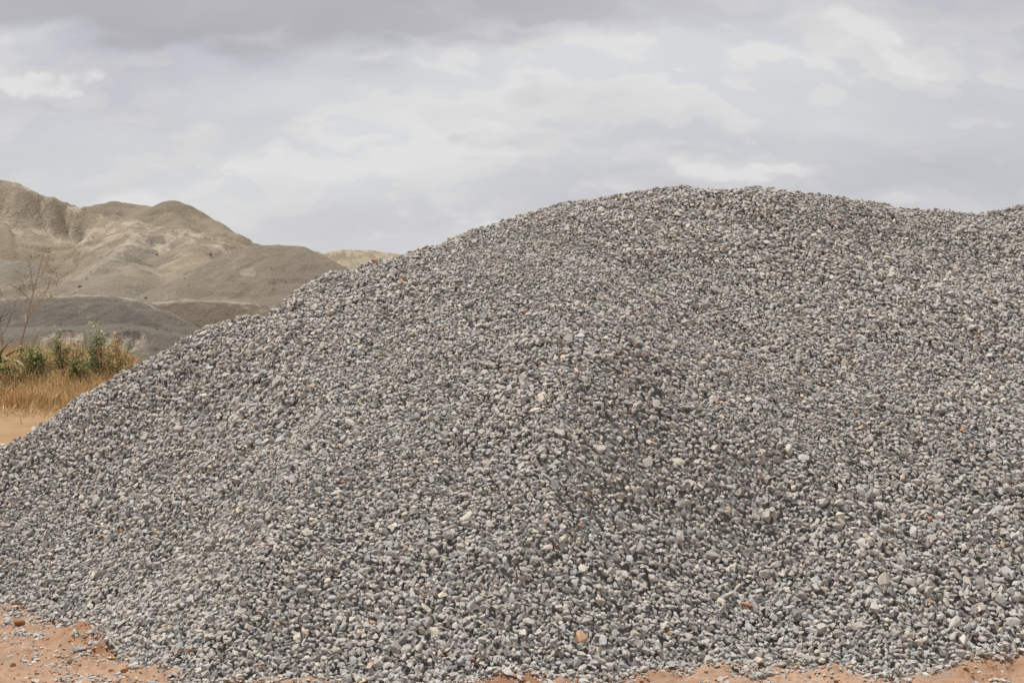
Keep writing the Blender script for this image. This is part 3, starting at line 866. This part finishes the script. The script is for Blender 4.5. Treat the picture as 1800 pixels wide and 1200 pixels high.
V, Fc, Cc = grass_field()
gr = link('dry_grass', mesh_np('dry_grass', V, Fc, M_GRASS, Cc))
tag(gr, 'golden dry grass growing beyond the pile at the left edge', 'grass', None, 'stuff')


def shrub(name, label, cat, px_i, top_y, d, half_px, leaves, cols, stem_c, stems=7, leaf_l=(.05, .11), airy=0.5, base_y=None, group=None, low=0.15):
    x0 = (px_i - CX) / F_PX * d
    ht = EYE + (CY - top_y) / F_PX * d
    hw = half_px / F_PX * d
    root = link(name, None); root.location = (x0, d, 0)
    tag(root, label, cat, group)
    SB, LB = Buf(), Buf()
    tips = []
    for s in range(stems):
        a = R.uniform(0, 6.28); out = hw * (math.sqrt(R.random()) * .9 if s else 0.15)
        h_ = ht * (R.uniform(.70, 1.0) * (1 - 0.25 * out / max(hw, .01)) if s else 1.0)
        pts = [np.array([math.cos(a) * out * .12, math.sin(a) * out * .12, 0])]
        for k in range(1, 7):
            t = k / 6
            pts.append(np.array([math.cos(a) * out * (.12 + .88 * t ** 1.2) + R.normal(0, .02), math.sin(a) * out * (.12 + .88 * t ** 1.2) + R.normal(0, .02), h_ * t]))
        SB.tube(pts, .014, .004, stem_c * R.uniform(.8, 1.2), 4)
        tips.append(np.array(pts))
        for q in range(4):                                               # side twigs
            t0 = R.uniform(low, .92); k = int(t0 * 6); b0 = np.array(pts[k])
            dirv = np.array([R.normal(), R.normal(), R.uniform(.2, 1.1)]); dirv /= np.linalg.norm(dirv)
            ln = hw * R.uniform(.3, .75)
            tw = [b0, b0 + dirv * ln * .5 + [0, 0, .02], b0 + dirv * ln]
            SB.tube(tw, .006, .002, stem_c * R.uniform(.8, 1.2), 3)
            tips.append(np.array(tw))
    for i in range(leaves):
        tw = tips[R.integers(len(tips))]
        t = R.uniform(low if len(tw) > 3 else 0.1, 1) * (len(tw) - 1); k = min(int(t), len(tw) - 2)
        c = tw[k] + (tw[k + 1] - tw[k]) * (t - k) + R.normal(0, .03 + .05 * airy, 3)
        d_ = np.array([R.normal(), R.normal(), R.normal(0.15, .6)])
        LB.leaf(c, d_, np.array([R.normal(0, .5), R.normal(0, .5), 1.0]), R.uniform(*leaf_l), R.uniform(*leaf_l) * .55, cols[R.integers(len(cols))] * R.uniform(.7, 1.25))
    link('stems', SB.mesh('stems', M_TWIG), root)
    fo = link('foliage', LB.mesh('foliage', M_LEAF), root); fo['kind'] = 'stuff'
    return root


GREEN = [2.9 * np.array(c) for c in ((.098, .105, .042), (.122, .128, .055), (.075, .085, .036), (.155, .150, .075))]
SAGE = [2.3 * np.array(c) for c in ((.16, .18, .10), (.20, .215, .13), (.11, .135, .07), (.075, .095, .045))]
OLIVE = [1.95 * np.array(c) for c in ((.16, .15, .065), (.22, .18, .08), (.12, .13, .055), (.30, .21, .10))]
BROWN = [1.75 * np.array(c) for c in ((.30, .19, .085), (.24, .15, .07), (.36, .24, .12), (.20, .15, .07))]
STEM = np.array([.20, .15, .10])
G1 = 'shrubs in the dry grass'
BIG = (.06, .13)
shrub('green_shrub', 'tall narrow sage green shrub standing highest of the bushes in the dry grass', 'shrub', 166, 549, 35.6, 26, 1500, SAGE, STEM, 13, BIG, airy=.5, group=G1)
shrub('green_shrub', 'dark green bush at the foot of the bare sapling', 'shrub', 62, 580, 35.6, 38, 2300, GREEN, STEM, 18, BIG, airy=.7, group=G1)
shrub('green_shrub', 'loose green bush with upright sprigs between the sapling and the tall narrow shrub', 'shrub', 106, 562, 36.0, 20, 900, GREEN, STEM, 7, BIG, airy=.5, group=G1)
shrub('green_shrub', 'low green bush under the thick-leaved plant at the left edge', 'shrub', 14, 632, 34.8, 30, 2000, GREEN, STEM, 12, BIG, airy=.7, group=G1)
shrub('green_shrub', 'low olive bush half sunk in dry grass right of the tall narrow shrub', 'shrub', 200, 594, 35.8, 30, 1600, OLIVE + SAGE[:1], STEM, 14, BIG, airy=.7, group=G1)
shrub('green_shrub', 'thin low olive bush nearest the edge of the gravel pile', 'shrub', 233, 620, 35.4, 18, 900, OLIVE, STEM, 9, BIG, airy=.6, group=G1)
shrub('green_shrub', 'small green bush poking from the grass left below the tall narrow shrub', 'shrub', 135, 614, 34.9, 18, 1300, GREEN + OLIVE[:2], STEM, 9, BIG, airy=.6, group=G1)
shrub('dry_bush', 'tangled brown dry bush between the green shrubs', 'bush', 122, 588, 36.6, 60, 3600, BROWN + OLIVE[:1], STEM, 24, BIG, airy=1.0)
shrub('dry_bush', 'brown dry bush behind the olive bushes near the gravel', 'bush', 208, 590, 36.8, 46, 2800, BROWN + OLIVE, STEM, 16, BIG, airy=1.0)
shrub('orange_weed', 'weed with bright orange withered leaves against the gravel edge', 'weed', 243, 634, 33.6, 12, 420, [np.array(c) for c in ((.50, .20, .05), (.42, .15, .04), (.48, .26, .09))], STEM, 6, airy=.5, low=.35)
shrub('orange_weed', 'low rusty weed beside the bright orange one', 'weed', 222, 648, 33.4, 13, 260, [np.array(c) for c in ((.38, .19, .07), (.33, .15, .05), (.24, .17, .06))], STEM, 6, airy=.5, low=.35)


def sapling():
    d = 38.0
    root = link('bare_sapling', None); b0 = at(37, 0, d); root.location = (b0[0], d, 0)
    tag(root, 'tall thin almost leafless sapling with dry pods on its branches at the left', 'sapling')
    def P_(a, b_, dy=0.0):
        q = at(a, b_, d); return np.array([q[0] - b0[0], dy, q[2]])
    c = np.array([.36, .275, .195])
    TR, BR, PD = Buf(), Buf(), Buf()
    trunk = [P_(33, 700), P_(36, 640), P_(38, 600), P_(44, 578), P_(48, 560), P_(56, 520, .05), (P_(64, 485, .1)), P_(70, 460, .12), P_(75, 441, .12)]
    TR.tube(trunk, .030, .007, c, 6)
    limbs = [[P_(47, 566), P_(58, 552, -.2), P_(75, 535, -.35), P_(88, 520, -.45), P_(97, 500, -.5), P_(104, 478, -.5)],
             [P_(46, 570), P_(40, 552, .2), P_(33, 536, .3), P_(27, 520, .35), P_(25, 512, .4)],
             [P_(52, 540), P_(62, 520, .3), P_(74, 508, .45), P_(82, 498, .5), P_(92, 490, .55)],
             [P_(58, 512), P_(60, 490, -.2), P_(58, 470, -.3), P_(60, 456, -.3)],
             [P_(62, 492), P_(70, 480, .2), P_(78, 466, .2), P_(82, 452, .2)],
             [P_(54, 530), P_(46, 516, -.2), P_(38, 506, -.3)],
             [P_(80, 528, -.4), P_(92, 524, -.3), P_(102, 527, -.2)]]
    allp = [np.array(trunk[4:])]
    for l in limbs:
        BR.tube(l, .014, .004, c * 1.05, 5); allp.append(np.array(l))
        for q in range(5):
            k = R.integers(1, len(l)); s0 = l[k]
            dv = np.array([R.normal(0, .6), R.normal(0, .6), R.uniform(.3, 1)]); ln = R.uniform(.15, .45)
            tw = [s0, s0 + dv * ln * .5, s0 + dv * ln + [0, 0, .05]]
            BR.tube(tw, .006, .003, c, 3); allp.append(np.array(tw))
    for i in range(230):
        l = allp[R.integers(len(allp))]; t = R.uniform(.3, 1) * (len(l) - 1); k = min(int(t), len(l) - 2)
        pos = l[k] + (l[k + 1] - l[k]) * (t - k) + R.normal(0, .025, 3)
        s_ = R.uniform(.014, .03)
        v, f = VAR[i % len(VAR)]
        PD.add(v * [s_, s_, s_ * 1.5] + pos, f, np.array([.33, .26, .14]) * R.uniform(.6, 1.3))
    link('trunk', TR.mesh('trunk', M_TWIG), root); link('branches', BR.mesh('branches', M_TWIG), root)
    o = link('pods', PD.mesh('pods', M_TWIG), root); o['kind'] = 'stuff'


sapling()


def bare_bush():
    d = 39.0
    root = link('bare_bush', None); b0 = at(-6, 0, d); root.location = (b0[0], d, 0)
    tag(root, 'dark leafless twiggy bush cut off by the left edge above the thick leaves', 'bush')
    B = Buf()
    def P_(a, b_, dy=0.0):
        q = at(a, b_, d); return np.array([q[0] - b0[0], dy, q[2]])
    c = np.array([.17, .13, .10])
    main = [[P_(2, 700), P_(4, 600), P_(3, 585), P_(-2, 565), P_(-8, 545)], [P_(3, 588), P_(8, 574, .2), P_(14, 556, .2), P_(22, 538, .2)], [P_(-1, 568), P_(6, 560, -.2), P_(14, 554, -.3), P_(24, 549, -.3)],
            [P_(2, 600), P_(-10, 570, .3), P_(-22, 540, .3)], [P_(-6, 550), P_(-2, 530), P_(3, 522)]]
    for l in main:
        B.tube(l, .014, .004, c, 5)
        for q in range(4):
            s0 = l[R.integers(1, len(l))]; dv = np.array([R.normal(0, .7), R.normal(0, .6), R.uniform(.1, 1)]); ln = R.uniform(.2, .5)
            B.tube([s0, s0 + dv * ln * .5, s0 + dv * ln + [0, 0, .06]], .007, .003, c, 3)
    link('twigs', B.mesh('twigs', M_TWIG), root)


bare_bush()


def agave():
    d = 35.2
    root = link('agave', None); b0 = at(-6, 0, d); root.location = (b0[0], d, 0.98)
    tag(root, 'plant with long thick arching grey-green leaves at the left edge', 'succulent')
    spec = [(0.35, .95, .55), (-0.2, 1.0, .9), (0.9, .8, .75), (1.7, .9, .9), (2.6, .95, .8), (3.5, .9, .7), (4.3, .9, .8), (5.1, .85, .6), (0.0, .75, 1.3), (2.2, .7, 1.35), (4.4, .7, 1.4)]
    for k, (az, ln, el) in enumerate(spec):
        B = Buf(); col = np.array([.40, .38, .24]) if k % 3 == 0 else np.array([.24, .25, .14])
        n = 9; Vv = []
        h_dir = np.array([math.cos(az), -math.sin(az), 0]); s = np.array([math.sin(az), math.cos(az), 0])
        pos = np.zeros(3); ang = el
        for j in range(n):
            t = j / (n - 1)
            wd = 0.115 * (0.75 + 0.9 * t - 1.62 * t ** 2.2)
            u = np.array([0, 0, 1]) * math.cos(ang) - h_dir * math.sin(ang)
            th = 0.020 * (1 - t) + .004
            Vv += [pos + s * wd + u * th, pos - s * wd + u * th, pos - u * th, pos + u * th * .2]
            pos = pos + (h_dir * math.cos(ang) + np.array([0, 0, 1]) * math.sin(ang)) * ln * 1.15 / n
            ang -= 2.0 * (1.35 - 0.7 * el) * (0.4 + t) / n * 1.3
        Fs = []
        for j in range(n - 1):
            a_, b_ = j * 4, j * 4 + 4
            for (p0, p1) in ((0, 3), (3, 1), (1, 2), (2, 0)):
                Fs += [(a_ + p0, a_ + p1, b_ + p1), (a_ + p0, b_ + p1, b_ + p0)]
        B.add(Vv, Fs, col)
        link('leaf', B.mesh('leaf', M_LEAF), root)
    B = Buf(); B.tube([np.array([0, 0, -.98]), np.array([0, 0, -.4]), np.array([0, 0, .05])], .09, .10, np.array([.16, .12, .08]), 8)
    link('stem', B.mesh('stem', M_TWIG), root)


agave()


def plume(px_i, top_y, d, label):
    root = link('grass_plume', None); x0 = (px_i - CX) / F_PX * d; root.location = (x0, d, 0)
    tag(root, label, 'grass stalk', 'tall grass stalks')
    ht = EYE + (CY - top_y) / F_PX * d
    B, Hd = Buf(), Buf()
    c = np.array([.44, .30, .15])
    for k in range(4):
        dv = np.array([R.normal(0, .10), R.normal(0, .1), 0]); h_ = ht * R.uniform(.85, 1)
        pts = [dv * t ** 1.5 + np.array([0, 0, h_ * t]) for t in np.linspace(0, 1, 6)]
        B.tube(pts, .006, .003, c, 3)
        for q in range(26):
            t = R.uniform(.72, 1.0); b_ = dv * t ** 1.5 + np.array([0, 0, h_ * t])
            Hd.leaf(b_, np.array([R.normal(0, .5), R.normal(0, .5), 1]), np.array([R.normal(), R.normal(), .1]), .08, .02, np.array([.50, .34, .20]) * R.uniform(.8, 1.1))
    link('stalks', B.mesh('stalks', M_GRASS), root); link('seed_heads', Hd.mesh('seed_heads', M_GRASS), root)['kind'] = 'stuff'


plume(207, 582, 35.5, 'tall pale grass stalks with feathery heads beside the low olive bush')
plume(178, 600, 35.0, 'shorter pale grass stalks below the tall narrow shrub')
plume(20, 652, 34.0, 'pale grass stalks in front of the low bush at the left edge')


def dry_tuft():
    d = EYE * F_PX / (1162 - CY); c = at(122, 1162, d)
    z0 = float(soil_h(np.array([c[0]]), np.array([c[1]]))[0][0])
    B = Buf()
    for k in range(16):
        a = R.uniform(0, 6.28); ln = R.uniform(.03, .075); dv = np.array([math.cos(a), math.sin(a), R.uniform(.4, 1.6)])
        dv /= np.linalg.norm(dv)
        B.tube([np.zeros(3), dv * ln * .6, dv * ln + np.array([0, 0, -.012])], .0016, .0008, np.array([.36, .25, .11]) * R.uniform(.7, 1.2), 3)
    o = link('dry_tuft', B.mesh('dry_tuft', M_GRASS)); o.location = (c[0], c[1], z0)
    tag(o, 'small withered tuft of grass among chippings near the lower left corner', 'grass tuft')


dry_tuft()
